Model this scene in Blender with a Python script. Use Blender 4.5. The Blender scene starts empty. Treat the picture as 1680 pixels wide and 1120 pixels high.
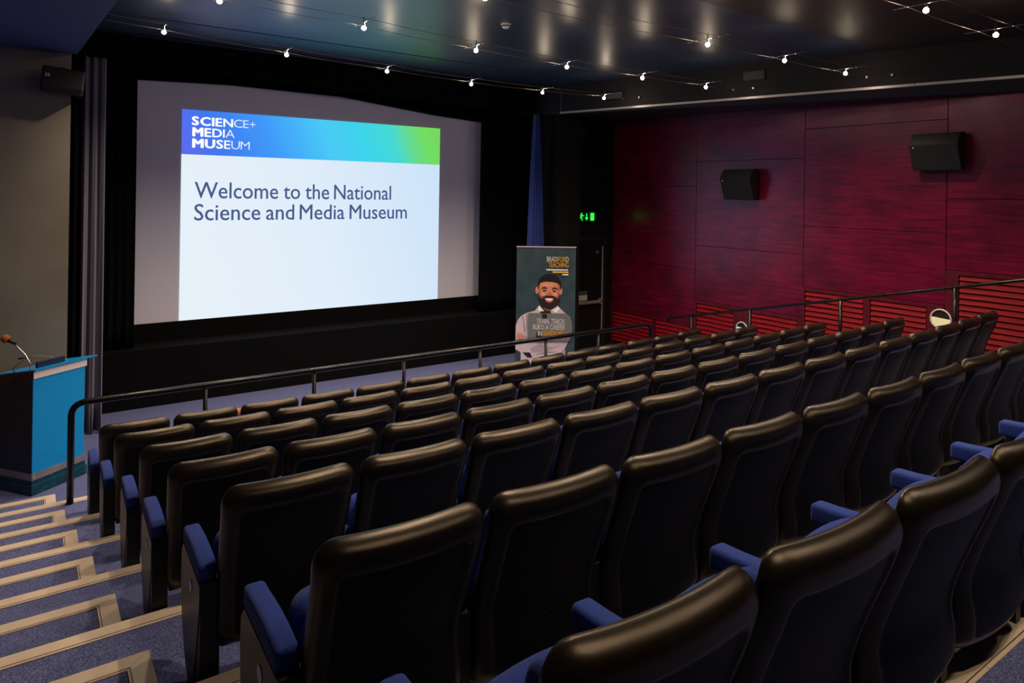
import bpy, bmesh, math, random
from mathutils import Vector, Matrix
random.seed(7)
SC = bpy.context.scene
COL = SC.collection
PI = math.pi

# ------------------------------------------------------------------ camera, world, exposure
F_PX, CX, CY = 1133.086, 840.0, 317.107
YAW, ROLL = 0.6145008, 0.0157254
CAM = Vector((-0.98936, -6.46807, 3.09867))
cd = bpy.data.cameras.new('camera')
cam = bpy.data.objects.new('camera', cd); COL.objects.link(cam)
cd.sensor_width = 36.0; cd.lens = 36.0 * F_PX / 1680.0
cd.shift_y = -(560.0 - CY) / 1680.0
cd.clip_start = 0.05; cd.clip_end = 100
_fw = Vector((math.sin(YAW), math.cos(YAW), 0)); _rt = Vector((math.cos(YAW), -math.sin(YAW), 0)); _up = Vector((0, 0, 1))
_cr, _sr = math.cos(ROLL), math.sin(ROLL)
_r = _rt * _cr + _up * _sr; _u = _up * _cr - _rt * _sr
cam.matrix_world = Matrix(((_r.x, _u.x, -_fw.x, CAM.x), (_r.y, _u.y, -_fw.y, CAM.y), (_r.z, _u.z, -_fw.z, CAM.z), (0, 0, 0, 1)))
SC.camera = cam
w = bpy.data.worlds.new('world'); SC.world = w; w.use_nodes = True
w.node_tree.nodes['Background'].inputs[0].default_value = (0.02, 0.02, 0.03, 1)
w.node_tree.nodes['Background'].inputs[1].default_value = 0.3
SC.view_settings.view_transform = 'Standard'
try: SC.view_settings.look = 'None'
except Exception: pass
SC.view_settings.gamma = 1.0
SC.view_settings.use_curve_mapping = False
SC.view_settings.exposure = 0.0
LAMP_W = 185.0          # power of each halogen spot
LAMP_UP_W = 2.2        # light leaking through the back of each lamp
LAMP_COL = (1.0, 0.77, 0.56)
SLIDE_E = 0.95         # radiance of the projected white

bl = bpy.data.lights.new('blue_wash', 'AREA'); bl.energy = 12; bl.color = (.08, .14, 1); bl.size = .5  # added out-of-frame light, stands in for the source tinting the left soffit blue
blo = bpy.data.objects.new('blue_wash', bl); COL.objects.link(blo); blo.location = (-2.55, 0.2, 3.7); blo.rotation_euler = (math.radians(180), math.radians(-25), 0)

# ------------------------------------------------------------------ helpers
def lin(c):
    return tuple(((v / 255.0) / 12.92 if v / 255.0 <= 0.04045 else ((v / 255.0 + 0.055) / 1.055) ** 2.4) for v in c)

def mat(name, col, rough=0.6, metal=0.0, spec=0.5, bump=None, var=None, coat=0.0, sheen=0.0):
    """col linear rgb. bump=(scale,strength,stretch xyz). var=(scale, col2, stretch, lo, hi)"""
    m = bpy.data.materials.new(name); m.use_nodes = True
    nt = m.node_tree; b = nt.nodes['Principled BSDF']
    b.inputs['Base Color'].default_value = (*col, 1); b.inputs['Roughness'].default_value = rough
    b.inputs['Metallic'].default_value = metal; b.inputs['Specular IOR Level'].default_value = spec
    b.inputs['Coat Weight'].default_value = coat
    if sheen: b.inputs['Sheen Weight'].default_value = sheen
    tc = nt.nodes.new('ShaderNodeTexCoord')
    def noise(scale, stretch, detail=3):
        mp = nt.nodes.new('ShaderNodeMapping'); mp.inputs['Scale'].default_value = stretch
        nt.links.new(tc.outputs['Object'], mp.inputs[0])
        n = nt.nodes.new('ShaderNodeTexNoise'); n.inputs['Scale'].default_value = scale; n.inputs['Detail'].default_value = detail
        nt.links.new(mp.outputs[0], n.inputs['Vector']); return n
    if var:
        n = noise(var[0], var[2])
        r = nt.nodes.new('ShaderNodeValToRGB'); nt.links.new(n.outputs['Fac'], r.inputs[0])
        r.color_ramp.elements[0].position = var[3]; r.color_ramp.elements[1].position = var[4]
        r.color_ramp.elements[0].color = (*col, 1); r.color_ramp.elements[1].color = (*var[1], 1)
        nt.links.new(r.outputs[0], b.inputs['Base Color'])
    if bump:
        n = noise(bump[0], bump[2])
        bp = nt.nodes.new('ShaderNodeBump'); bp.inputs['Strength'].default_value = bump[1]; bp.inputs['Distance'].default_value = 0.004
        nt.links.new(n.outputs['Fac'], bp.inputs['Height']); nt.links.new(bp.outputs[0], b.inputs['Normal'])
    return m

def emat(name, col, s):
    m = bpy.data.materials.new(name); m.use_nodes = True; nt = m.node_tree
    nt.nodes.remove(nt.nodes['Principled BSDF'])
    e = nt.nodes.new('ShaderNodeEmission'); e.inputs[0].default_value = (*col, 1); e.inputs[1].default_value = s
    nt.links.new(e.outputs[0], nt.nodes['Material Output'].inputs[0]); return m

def link(o, parent=None):
    COL.objects.link(o)
    if parent is not None: o.parent = parent
    return o

def obj(name, bm, m, parent=None, smooth=False, loc=None):
    me = bpy.data.meshes.new(name); bm.normal_update(); bm.to_mesh(me); bm.free()
    if m is not None: me.materials.append(m)
    if smooth:
        for p in me.polygons: p.use_smooth = True
    o = bpy.data.objects.new(name, me)
    if loc is not None: o.location = loc
    return link(o, parent)

def thing(name, label, cat, loc=(0, 0, 0), rz=0, group=None):
    o = bpy.data.objects.new(name, None); o.empty_display_size = 0.1
    o.location = loc; o.rotation_euler = (0, 0, rz); COL.objects.link(o)
    o['label'] = label; o['category'] = cat
    if group: o['group'] = group
    return o

def tag(o, label, cat, group=None):
    o['label'] = label; o['category'] = cat
    if group: o['group'] = group
    return o

def struct(name, bm, m, parent=None, smooth=False, label=None, cat=None):
    o = obj(name, bm, m, parent, smooth)
    if parent is None:
        o['kind'] = 'structure'
        if label: o['label'] = label
        if cat: o['category'] = cat
    return o

def sroot(name, label, cat, loc=(0, 0, 0)):
    o = thing(name, label, cat, loc); o['kind'] = 'structure'; return o

def box(bm, x0, x1, y0, y1, z0, z1, bev=0.0, seg=2, M=None):
    r = bmesh.ops.create_cube(bm, size=1.0)
    vs = r['verts']
    for v in vs:
        v.co = Vector((x0 + (v.co.x + .5) * (x1 - x0), y0 + (v.co.y + .5) * (y1 - y0), z0 + (v.co.z + .5) * (z1 - z0)))
    if bev > 0:
        es = list({e for v in vs for e in v.link_edges})
        r2 = bmesh.ops.bevel(bm, geom=es, offset=bev, segments=seg, profile=0.5, affect='EDGES')
        vs = list({v for f in r2['faces'] for v in f.verts} | {v for v in vs if v.is_valid})
    if M is not None:
        for v in vs: v.co = M @ v.co
    return vs

def bxobj(name, d, m, parent=None, bev=0.0, seg=2, smooth=False, M=None):
    bm = bmesh.new(); box(bm, *d, bev=bev, seg=seg, M=M); return obj(name, bm, m, parent, smooth)

def tube(bm, pts, r, n=10, cap=True):
    pts = [Vector(p) for p in pts]; rings = []
    prev = None
    for i, p in enumerate(pts):
        if i == 0: t = pts[1] - p
        elif i == len(pts) - 1: t = p - pts[-2]
        else: t = (pts[i + 1] - p).normalized() + (p - pts[i - 1]).normalized()
        t.normalize()
        if prev is None:
            a = Vector((0, 0, 1)) if abs(t.z) < .9 else Vector((1, 0, 0))
            u = t.cross(a).normalized()
        else:
            u = (prev - t * prev.dot(t)).normalized()
        prev = u; v = t.cross(u)
        rr = r[i] if isinstance(r, (list, tuple)) else r
        rings.append([bm.verts.new(p + (u * math.cos(2 * PI * k / n) + v * math.sin(2 * PI * k / n)) * rr) for k in range(n)])
    for a, b in zip(rings, rings[1:]):
        for k in range(n): bm.faces.new((a[k], a[(k + 1) % n], b[(k + 1) % n], b[k]))
    if cap:
        bm.faces.new(rings[0][::-1]); bm.faces.new(rings[-1])

def prism(bm, poly, axis, a0, a1):
    """poly 2D list; axis 0: (y,z) along x ; 1: (x,z) along y ; 2: (x,y) along z"""
    def P(p, a):
        return Vector((a, p[0], p[1])) if axis == 0 else Vector((p[0], a, p[1])) if axis == 1 else Vector((p[0], p[1], a))
    A = [bm.verts.new(P(p, a0)) for p in poly]; B = [bm.verts.new(P(p, a1)) for p in poly]
    n = len(poly)
    bm.faces.new(A); bm.faces.new(B[::-1])
    for i in range(n): bm.faces.new((A[i], B[i], B[(i + 1) % n], A[(i + 1) % n]))
    bmesh.ops.recalc_face_normals(bm, faces=bm.faces)

def arc(p, c, q, n=6):
    """quadratic corner from p via c to q"""
    p, c, q = Vector(p), Vector(c), Vector(q)
    return [(1 - t) ** 2 * p + 2 * t * (1 - t) * c + t * t * q for t in [k / n for k in range(n + 1)]]

def disc(bm, c, r, n, thick, axis):
    """short cylinder around axis vector"""
    ax = Vector(axis).normalized(); c = Vector(c)
    tube(bm, [c, c + ax * thick], r, n)

def text_mesh(s, size, offset=0.0, spacing=1.0):
    cu = bpy.data.curves.new('lettering', 'FONT'); cu.body = s; cu.size = size; cu.offset = offset
    cu.space_character = spacing; cu.extrude = 0.0
    cu.resolution_u = 3
    o = bpy.data.objects.new('lettering', cu); COL.objects.link(o)
    bpy.context.view_layer.update()
    me = bpy.data.meshes.new_from_object(o.evaluated_get(bpy.context.evaluated_depsgraph_get()))
    bpy.data.objects.remove(o); bpy.data.curves.remove(cu)
    xs = [v.co.x for v in me.vertices]; ys = [v.co.y for v in me.vertices]
    return me, min(xs), max(xs), min(ys), max(ys)

CAP = None
def letters(name, runs, x0, x1, z0, cap, y, m, parent, thick=0.0015, M=None):
    """runs: list of (string, offset, material or None). Laid from x0 to x1 with base line z0 and capital height cap, in plane y facing -Y."""
    global CAP
    if CAP is None:
        t = text_mesh('H', 1.0); CAP = t[4] - t[3]; bpy.data.meshes.remove(t[0])
    size = cap / CAP
    parts = []; cur = 0.0
    for k, (s, off, mm) in enumerate(runs):
        if s == ' ':
            cur += size * 0.2; continue
        me, a, b, c, d = text_mesh(s, size, min(off, 0) * size)
        if off > 0:
            bb = bmesh.new(); wgt = off * size
            for q in range(8):
                dx_, dz_ = wgt * math.cos(q * PI / 4), wgt * .6 * math.sin(q * PI / 4)
                bt_ = bmesh.new(); bt_.from_mesh(me)
                for v in bt_.verts: v.co.x += dx_; v.co.y += dz_
                tmp = bpy.data.meshes.new('tmp'); bt_.to_mesh(tmp); bt_.free(); bb.from_mesh(tmp); bpy.data.meshes.remove(tmp)
            bb.to_mesh(me); bb.free(); a -= wgt; b += wgt
        parts.append((me, cur - a, mm)); cur += (b - a) + size * 0.07
    tot = cur - size * 0.07
    sx = (x1 - x0) / tot
    out = []
    for me, dx, mm in parts:
        for v in me.vertices:
            co = Vector((x0 + (v.co.x + dx) * sx, y, z0 + v.co.y))
            v.co = co
        me.materials.clear(); me.materials.append(mm or m)
        me.name = name
        bm = bmesh.new(); bm.from_mesh(me)
        g = bmesh.ops.extrude_face_region(bm, geom=list(bm.faces))
        for e in g['geom']:
            if isinstance(e, bmesh.types.BMVert): e.co.y -= thick
        bmesh.ops.recalc_face_normals(bm, faces=bm.faces)
        if M is not None:
            for v in bm.verts: v.co = M @ v.co
        bm.to_mesh(me); bm.free()
        o = bpy.data.objects.new(name, me); link(o, parent); out.append(o)
    return out

def copy_tree(o, parent=None):
    c = o.copy(); COL.objects.link(c)
    if parent is not None: c.parent = parent
    for ch in list(o.children): copy_tree(ch, c)
    return c

ORD = ['first', 'second', 'third', 'fourth', 'fifth', 'sixth', 'seventh', 'eighth', 'ninth', 'tenth', 'eleventh', 'twelfth', 'thirteenth', 'fourteenth']

# ------------------------------------------------------------------ materials
def carpet_mat():
    m = mat('carpet', (0.04, 0.05, 0.12), 0.95, spec=0.1, bump=(900, 0.5, (1, 1, 1)))
    nt = m.node_tree; b = nt.nodes['Principled BSDF']
    tc = nt.nodes.new('ShaderNodeTexCoord')
    n1 = nt.nodes.new('ShaderNodeTexNoise'); n1.inputs['Scale'].default_value = 120; n1.inputs['Detail'].default_value = 2
    n2 = nt.nodes.new('ShaderNodeTexVoronoi'); n2.inputs['Scale'].default_value = 75
    n3 = nt.nodes.new('ShaderNodeTexNoise'); n3.inputs['Scale'].default_value = 3
    for n in (n1, n2, n3): nt.links.new(tc.outputs['Object'], n.inputs['Vector'])
    r1 = nt.nodes.new('ShaderNodeValToRGB'); nt.links.new(n1.outputs['Fac'], r1.inputs[0])
    r1.color_ramp.elements[0].position = .35; r1.color_ramp.elements[0].color = (0.062, 0.078, 0.19, 1)
    r1.color_ramp.elements[1].position = .65; r1.color_ramp.elements[1].color = (0.17, 0.195, 0.43, 1)
    r2 = nt.nodes.new('ShaderNodeValToRGB'); nt.links.new(n2.outputs['Distance'], r2.inputs[0])
    r2.color_ramp.elements[0].position = .13; r2.color_ramp.elements[0].color = (1, 1, 1, 1)
    r2.color_ramp.elements[1].position = .2; r2.color_ramp.elements[1].color = (0, 0, 0, 1)
    mx = nt.nodes.new('ShaderNodeMix'); mx.data_type = 'RGBA'
    nt.links.new(r2.outputs[0], mx.inputs[0]); nt.links.new(r1.outputs[0], mx.inputs[6]); mx.inputs[7].default_value = (0.42, 0.38, 0.36, 1)
    nt.links.new(mx.outputs[2], b.inputs['Base Color'])
    return m

def wood_panel_mat():
    m = mat('red_stained_panel', (0.2, 0.01, 0.03), 0.34, spec=0.75, coat=.2)
    m.node_tree.nodes['Principled BSDF'].inputs['Specular Tint'].default_value = (.85, .42, .80, 1)
    m.node_tree.nodes['Principled BSDF'].inputs['Coat Roughness'].default_value = .22; m.node_tree.nodes['Principled BSDF'].inputs['Coat IOR'].default_value = 1.65
    nt = m.node_tree; b = nt.nodes['Principled BSDF']
    tc = nt.nodes.new('ShaderNodeTexCoord')
    mp = nt.nodes.new('ShaderNodeMapping'); mp.inputs['Scale'].default_value = (1, 0.6, 9)
    nt.links.new(tc.outputs['Object'], mp.inputs[0])
    n1 = nt.nodes.new('ShaderNodeTexNoise'); n1.inputs['Scale'].default_value = 3.0; n1.inputs['Detail'].default_value = 6
    nt.links.new(mp.outputs[0], n1.inputs['Vector'])
    n2 = nt.nodes.new('ShaderNodeTexNoise'); n2.inputs['Scale'].default_value = 2.2; n2.inputs['Detail'].default_value = 5; n2.inputs['Roughness'].default_value = .65
    nt.links.new(tc.outputs['Object'], n2.inputs['Vector'])
    r1 = nt.nodes.new('ShaderNodeValToRGB'); nt.links.new(n1.outputs['Fac'], r1.inputs[0])
    r1.color_ramp.elements[0].position = .3; r1.color_ramp.elements[0].color = (0.075, 0.0012, 0.012, 1)
    r1.color_ramp.elements[1].position = .7; r1.color_ramp.elements[1].color = (0.21, 0.003, 0.029, 1)
    r2 = nt.nodes.new('ShaderNodeValToRGB'); nt.links.new(n2.outputs['Fac'], r2.inputs[0])
    r2.color_ramp.elements[0].position = .36; r2.color_ramp.elements[0].color = (0.5, 0.45, 0.6, 1)
    r2.color_ramp.elements[1].position = .58; r2.color_ramp.elements[1].color = (1, 1, 1, 1)
    mx = nt.nodes.new('ShaderNodeMix'); mx.data_type = 'RGBA'; mx.blend_type = 'MULTIPLY'; mx.inputs[0].default_value = .85
    nt.links.new(r1.outputs[0], mx.inputs[6]); nt.links.new(r2.outputs[0], mx.inputs[7])
    nt.links.new(mx.outputs[2], b.inputs['Base Color'])
    wv = nt.nodes.new('ShaderNodeTexWave'); wv.wave_type = 'BANDS'; wv.bands_direction = 'Z'; wv.inputs['Scale'].default_value = 16
    nt.links.new(tc.outputs['Object'], wv.inputs['Vector'])
    bp = nt.nodes.new('ShaderNodeBump'); bp.inputs['Strength'].default_value = .2; bp.inputs['Distance'].default_value = .002
    nt.links.new(wv.outputs['Fac'], bp.inputs['Height']); nt.links.new(bp.outputs[0], b.inputs['Normal'])
    return m

M = {}
M['carpet'] = carpet_mat()
M['panel'] = wood_panel_mat()
M['slat'] = mat('red_slat', (0.30, 0.008, 0.017), 0.55, spec=.12, var=(4, (0.17, 0.004, 0.011), (1, .6, 8), .35, .65))
M['slat_frame'] = mat('red_frame', (0.12, 0.003, 0.015), 0.4, var=(3, (0.07, 0.002, 0.010), (1, 4, 1), .35, .65))
M['void'] = mat('dark_void', (0.012, 0.004, 0.005), 0.9)
M['black'] = mat('black_paint', (0.010, 0.010, 0.011), 0.75, spec=.3)
M['blackwall'] = mat('black_wall', (0.006, 0.0055, 0.0055), 0.8, spec=.2, bump=(40, .2, (1, 1, 1)))
M['velvet'] = mat('black_drape', (0.0035, 0.0035, 0.0045), 0.95, spec=.1)
M['bluecurtain'] = mat('blue_grey_drape', (0.15, 0.14, 0.21), 0.9, spec=.2, sheen=.3)
M['bluedrape'] = mat('blue_drape', (0.03, 0.06, 0.3), 0.85, spec=.2, sheen=.3)
M['greywall'] = mat('grey_wall', (0.22, 0.20, 0.165), 0.7, spec=.4, bump=(60, .15, (1, 1, 1)), var=(1.5, (0.18, 0.16, 0.13), (1, 1, 1), .4, .7))
M['ceiling'] = mat('ceiling_gloss', (0.026, 0.040, 0.068), 0.38, spec=.9, bump=(2.5, .9, (1, 1, 1)))
M['ceiling_dark'] = mat('ceiling_dark', (0.022, 0.020, 0.018), 0.5, spec=.4)
M['bulkhead'] = mat('bulkhead_paint', (0.012, 0.010, 0.014), 0.55, spec=.3)
M['soffit'] = mat('blue_perforated_soffit', (0.05, 0.07, 0.2), 0.5, bump=(220, .6, (1, 1, 1)))
M['trim'] = mat('pale_metal_trim', (0.55, 0.5, 0.5), 0.35, metal=.4)
M['nosing'] = mat('beige_nosing', (0.72, 0.60, 0.46), 0.45, var=(6, (0.63, 0.51, 0.38), (1, 1, 1), .35, .7))
M['nosing_line'] = mat('nosing_groove', (0.10, 0.07, 0.04), 0.7)
M['screen'] = mat('matte_white_screen', (0.74, 0.74, 0.88), 0.9, spec=.1)
M['shell'] = mat('seat_shell', (0.0075, 0.0056, 0.004), 0.30, spec=.46, bump=(800, .10, (1, 1, 1)), var=(9, (0.0115, 0.0085, 0.0058), (1, 1, 1), .4, .7))
M['shell'].node_tree.nodes['Principled BSDF'].inputs['Specular Tint'].default_value = (1.0, .82, .62, 1)
M['shell_panel'] = mat('seat_shell_panel', (0.0045, 0.0043, 0.005), 0.5, spec=.16, bump=(800, .10, (1, 1, 1)))
M['fabric'] = mat('blue_seat_fabric', (0.012, 0.033, 0.20), 0.85, spec=.15, sheen=.1, bump=(500, .5, (1, 1, 1)), var=(220, (0.020, 0.05, 0.28), (1, 1, 1), .35, .65))
M['laminate'] = mat('brown_laminate', (0.055, 0.045, 0.042), 0.4, spec=.3, var=(3, (0.04, 0.032, 0.03), (1, 9, 1), .35, .65))
M['blackmetal'] = mat('black_metal', (0.006, 0.006, 0.0065), 0.4, spec=.3)
M['rail'] = mat('black_rail_paint', (0.005, 0.0045, 0.0045), 0.24, spec=.28)
M['chrome'] = mat('chrome', (0.6, 0.6, 0.6), 0.25, metal=1)
M['silver'] = mat('silver_disc', (0.6, 0.58, 0.58), 0.4, metal=.1)
M['steel'] = mat('brushed_steel', (0.42, 0.38, 0.37), 0.35, metal=.5, var=(5, (0.33, 0.29, 0.29), (1, 1, 1), .4, .6))
M['lectern_blue'] = mat('lectern_blue', (0.0, 0.33, 0.85), 0.3, spec=.5)
M['lectern_teal'] = mat('lectern_teal', (0.003, 0.055, 0.095), 0.4, spec=.4, var=(14, (0.01, 0.10, 0.15), (1, 1, 1), .5, .7))
M['lectern_dark'] = mat('lectern_side', (0.008, 0.012, 0.035), 0.35)
M['lectern_maroon'] = mat('lectern_maroon', (0.06, 0.006, 0.012), 0.35)
M['white_trim'] = mat('white_trim', (0.8, 0.78, 0.76), 0.4)
M['orange_foam'] = mat('orange_foam', (0.36, 0.09, 0.03), 0.95)
M['cable'] = mat('cable_grey', (0.25, 0.2, 0.18), 0.5)
M['speaker'] = mat('speaker_black', (0.007, 0.007, 0.007), 0.6, bump=(400, .4, (1, 1, 1)))
M['white'] = mat('white_plastic', (0.7, 0.68, 0.66), 0.5)
M['grille'] = mat('vent_grille', (0.10, 0.09, 0.085), 0.5)
M['bulb'] = emat('halogen_bulb', (1.0, 0.82, 0.6), 60.0)
M['wire'] = mat('copper_wire', (0.5, 0.38, 0.3), 0.3, metal=.8)
M['exit_green'] = emat('exit_green', (0.04, 1.0, 0.08), 1.2)
M['exit_dark'] = emat('exit_backing', (0.0, 0.05, 0.005), 0.25)
M['sign_green'] = mat('sign_green', (0.01, 0.12, 0.05), 0.5)
M['sign_cream'] = mat('sign_cream', (0.5, 0.47, 0.36), 0.5)
M['footglow_teal'] = emat('footlight_teal', (0.55, 0.85, 0.75), 0.8)
M['footglow_warm'] = emat('footlight_warm', (0.85, 0.68, 0.36), 0.9)
M['tan'] = mat('tan_card', (0.45, 0.18, 0.06), 0.7)

# ------------------------------------------------------------------ room geometry constants
RISE, GO = 0.2022, 0.945
NTIER = 7
def tier_front(r): return (1.07 if r < 8 else 1.13) - GO * (r - 1)         # front (screen side) edge of tier r
def floor_z(y):
    z = 0.0
    for r in range(1, NTIER + 2):
        if y < tier_front(r): z = RISE * r
    return z
XL, XR, XW = -2.7, 8.97, 9.0
YBACK = -9.5
ZC = 5.12
def bulk_x(y): return 8.0 - 0.2545 * y                # plan line of the right bulkhead face

# ------------------------------------------------------------------ structure
floor = struct('floor', (lambda bm: (box(bm, XL, 9.3, -6.7, 5.6, -0.1, 0.0), bm)[1])(bmesh.new()), M['carpet'])
def nosing(parent, x0, x1, y, z, wdt=0.082, seglen=None):
    segs = [(x0, x1)] if not seglen else []
    if seglen:
        a = x0
        while a < x1 - .01:
            b = min(a + seglen, x1); segs.append((a, b)); a = b
    for a, b in segs:
        bm = bmesh.new()
        box(bm, a + .0015, b - .0015, y - wdt, y + .012, z, z + .006, bev=.002, seg=1)
        box(bm, a + .0015, b - .0015, y + .0005, y + .012, z - .05, z + .0)
        obj('nosing_strip', bm, M['nosing'], parent)
    bm = bmesh.new(); box(bm, x0, x1, y - wdt + .012, y - wdt + .0155, z + .0062, z + .0075)
    obj('nosing_groove', bm, M['nosing_line'], parent)

for r in range(1, NTIER + 2):
    y1 = tier_front(r); y0 = tier_front(r + 1) if r <= NTIER else YBACK
    z = RISE * r
    bm = bmesh.new(); box(bm, XL, XR, y0 + (.0005 if r <= NTIER else 0), y1, 0.0, z)
    t = struct('seating_tier', bm, M['carpet'], label='blue carpeted step platform carrying the %s seat row' % ORD[min(r, 7) - 1] if r <= 7 else 'blue carpeted landing behind the nearest seat row')
    if r == NTIER + 1: nosing(t, XL + .02, XR - .02, y1, z, wdt=.085, seglen=1.05)
    else: nosing(t, XL + .02, XR - .02, y1, z, seglen=2.45)
# half steps in the two aisles
for r in range(1, NTIER + 2):
    yb = tier_front(r) + .0005; yf = yb + 0.475; z = RISE * (r - .5); zb = RISE * (r - 1)
    for side in ('left', 'right'):
        if side == 'left': xa, xb = XL, -0.72 + 0.036 * (r - 1)
        else: xa, xb = 7.62, XR
        bm = bmesh.new(); box(bm, xa, xb, yb + .012, yf, zb, z)
        s = struct('aisle_step', bm, M['carpet'], label='carpeted half step with beige edging in the %s aisle, %s up' % (side, ORD[r - 1]))
        # mitred strips: front strip and side strip
        wd = .08; e = .012
        if side == 'left':
            poly1 = [(xa + .02, yf + e), (xb + e, yf + e), (xb - wd, yf - wd), (xa + .02, yf - wd)]
            poly2 = [(xb + e, yf + e), (xb + e, yb + .02), (xb - wd, yb + .02), (xb - wd, yf - wd)]
            lips = [(xa + .02, xb + e, yf + .0005, yf + e), (xb + .0005, xb + e, yb + .02, yf + e)]
        else:
            poly1 = [(xa - e, yf + e), (xb - .02, yf + e), (xb - .02, yf - wd), (xa + wd, yf - wd)]
            poly2 = [(xa - e, yf + e), (xa + wd, yf - wd), (xa + wd, yb + .02), (xa - e, yb + .02)]
            lips = [(xa - e, xb - .02, yf + .0005, yf + e), (xa - e, xa - .0005, yb + .02, yf + e)]
        for k, (poly, lp) in enumerate(zip((poly1, poly2), lips)):
            c = Vector((sum(p[0] for p in poly) / 4, sum(p[1] for p in poly) / 4))
            poly = [tuple(Vector(p) + (c - Vector(p)).normalized() * .0012) for p in poly]
            bm = bmesh.new(); prism(bm, poly, 2, z, z + .006)
            box(bm, lp[0], lp[1], lp[2], lp[3], z - .045, z)
            obj('nosing_strip', bm, M['nosing'], s)
        bm = bmesh.new(); g = wd - .012
        if side == 'left':
            box(bm, xa + .02, xb - g, yf - g - .0035, yf - g, z + .0062, z + .0075)
            box(bm, xb - g - .0035, xb - g, yb + .02, yf - g, z + .0062, z + .0075)
        else:
            box(bm, xa + g, xb - .02, yf - g - .0035, yf - g, z + .0062, z + .0075)
            box(bm, xa + g, xa + g + .0035, yb + .02, yf - g, z + .0062, z + .0075)
        obj('nosing_groove', bm, M['nosing_line'], s)

def sb(name, d, m, label=None):
    bm = bmesh.new(); box(bm, *d); return struct(name, bm, m, label=label)
wl = sb('wall_left', (XL - .15, XL, YBACK, 2.8, 0, 5.4), M['greywall'])
wb = sb('wall_back', (XL - .15, 9.3, YBACK - .15, YBACK, 0, 5.6), M['blackwall'])
wf = sb('wall_front', (XL - .15, 9.3, 5.4, 5.55, 0, 5.6), M['black'])
wing = sb('wall_front_left', (XL, -0.575, 2.8, 2.95, 0, 5.4), M['greywall'])
wing2 = sb('wall_front_right', (7.20, 9.3, 4.05, 4.2, 0, 5.4), M['blackwall'])
pil = sb('wall_pilaster', (7.2, 7.74, 3.62, 4.05, 0, 5.2), M['blackwall'], label='black pilaster between the blue drape and the exit door')

# ceiling
ceil = sb('ceiling', (XL - .15, 9.3, YBACK, 5.6, ZC + .18, ZC + .3), M['black'])
def cpan(name, d, m, label):
    o = sb(name, d, m, label); return o
cpan('ceiling_panel', (-0.6, 8.3, -1.78, 2.72, ZC, ZC + .12), M['ceiling'], 'glossy blue-grey ceiling panel in front of the slot')
cpan('ceiling_panel', (-0.6, 8.3, 2.86, 4.15, ZC + .02, ZC + .12), M['ceiling'], 'narrow glossy ceiling strip above the valance')
cpan('ceiling_panel', (-0.6, 9.0, YBACK, -1.80, ZC - .03, ZC + .12), M['ceiling_dark'], 'dark matt ceiling panel over the rear seats')

# right bulkhead (angled in plan) with metal trim
bm = bmesh.new()
ys = [4.05, -3.55]
ya, yb_ = 4.05, -3.6
pts = {}
def V(x, y, z): return bm.verts.new((x, y, z))
a0, a1 = V(bulk_x(ya), ya, 4.6), V(bulk_x(yb_), yb_, 4.6)
b0, b1 = V(bulk_x(ya), ya, 5.3), V(bulk_x(yb_), yb_, 5.3)
c0, c1 = V(8.999, ya, 4.63), V(8.999, yb_, 4.43)
d0, d1 = V(8.999, ya, 5.3), V(8.999, yb_, 5.3)
a2, b2 = V(8.9995, YBACK, 4.3), V(8.9995, YBACK, 5.3)
for f in ((a0, b0, b1, a1), (a0, a1, c1, c0), (a0, c0, d0, b0), (b0, d0, d1, b1), (c0, c1, d1, d0), (a1, b1, d1, c1)): bm.faces.new(f)
bm.verts.remove(a2); bm.verts.remove(b2)
bmesh.ops.recalc_face_normals(bm, faces=bm.faces)
bulk = struct('bulkhead', bm, M['bulkhead'], label='dark angled bulkhead above the red wall')
ang = math.atan2(-1, 0.2545)
dirv = Vector((bulk_x(-3.6) - bulk_x(4.05), -3.6 - 4.05, 0)).normalized(); nrm = Vector((-dirv.y * -1, dirv.x * -1, 0))
nrm = Vector((dirv.y, -dirv.x, 0))
if nrm.x > 0: nrm = -nrm
joints = [3.5, 1.63, -.2, -2.1, -3.58]
for j0, j1 in zip(joints, joints[1:]):
    p0 = Vector((bulk_x(j0), j0, 4.6)); p1 = Vector((bulk_x(j1), j1, 4.6))
    p0 += dirv * .003; p1 -= dirv * .003
    bm = bmesh.new()
    n0 = nrm * .002; n1 = nrm * .014
    vs = [bm.verts.new(q) for q in (p0 + n0 - Vector((0, 0, .012)), p1 + n0 - Vector((0, 0, .012)), p1 + n0 + Vector((0, 0, .022)), p0 + n0 + Vector((0, 0, .022)),
                                    p0 + n1 - Vector((0, 0, .012)), p1 + n1 - Vector((0, 0, .012)), p1 + n1 + Vector((0, 0, .022)), p0 + n1 + Vector((0, 0, .022)))]
    for f in ((0, 1, 2, 3), (4, 7, 6, 5), (0, 4, 5, 1), (3, 2, 6, 7), (0, 3, 7, 4), (1, 5, 6, 2)): bm.faces.new([vs[i] for i in f])
    bmesh.ops.recalc_face_normals(bm, faces=bm.faces)
    obj('trim_strip', bm, M['trim'], bulk)
# left soffit
bm = bmesh.new(); prism(bm, [(-0.40, -9.4), (-0.40, -.085), (-.52, 2.798), (XL + .001, 2.798), (XL + .001, -9.4)], 2, 4.6, 5.3)
struct('bulkhead', bm, M['soffit'], label='blue perforated soffit over the left aisle')

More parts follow.
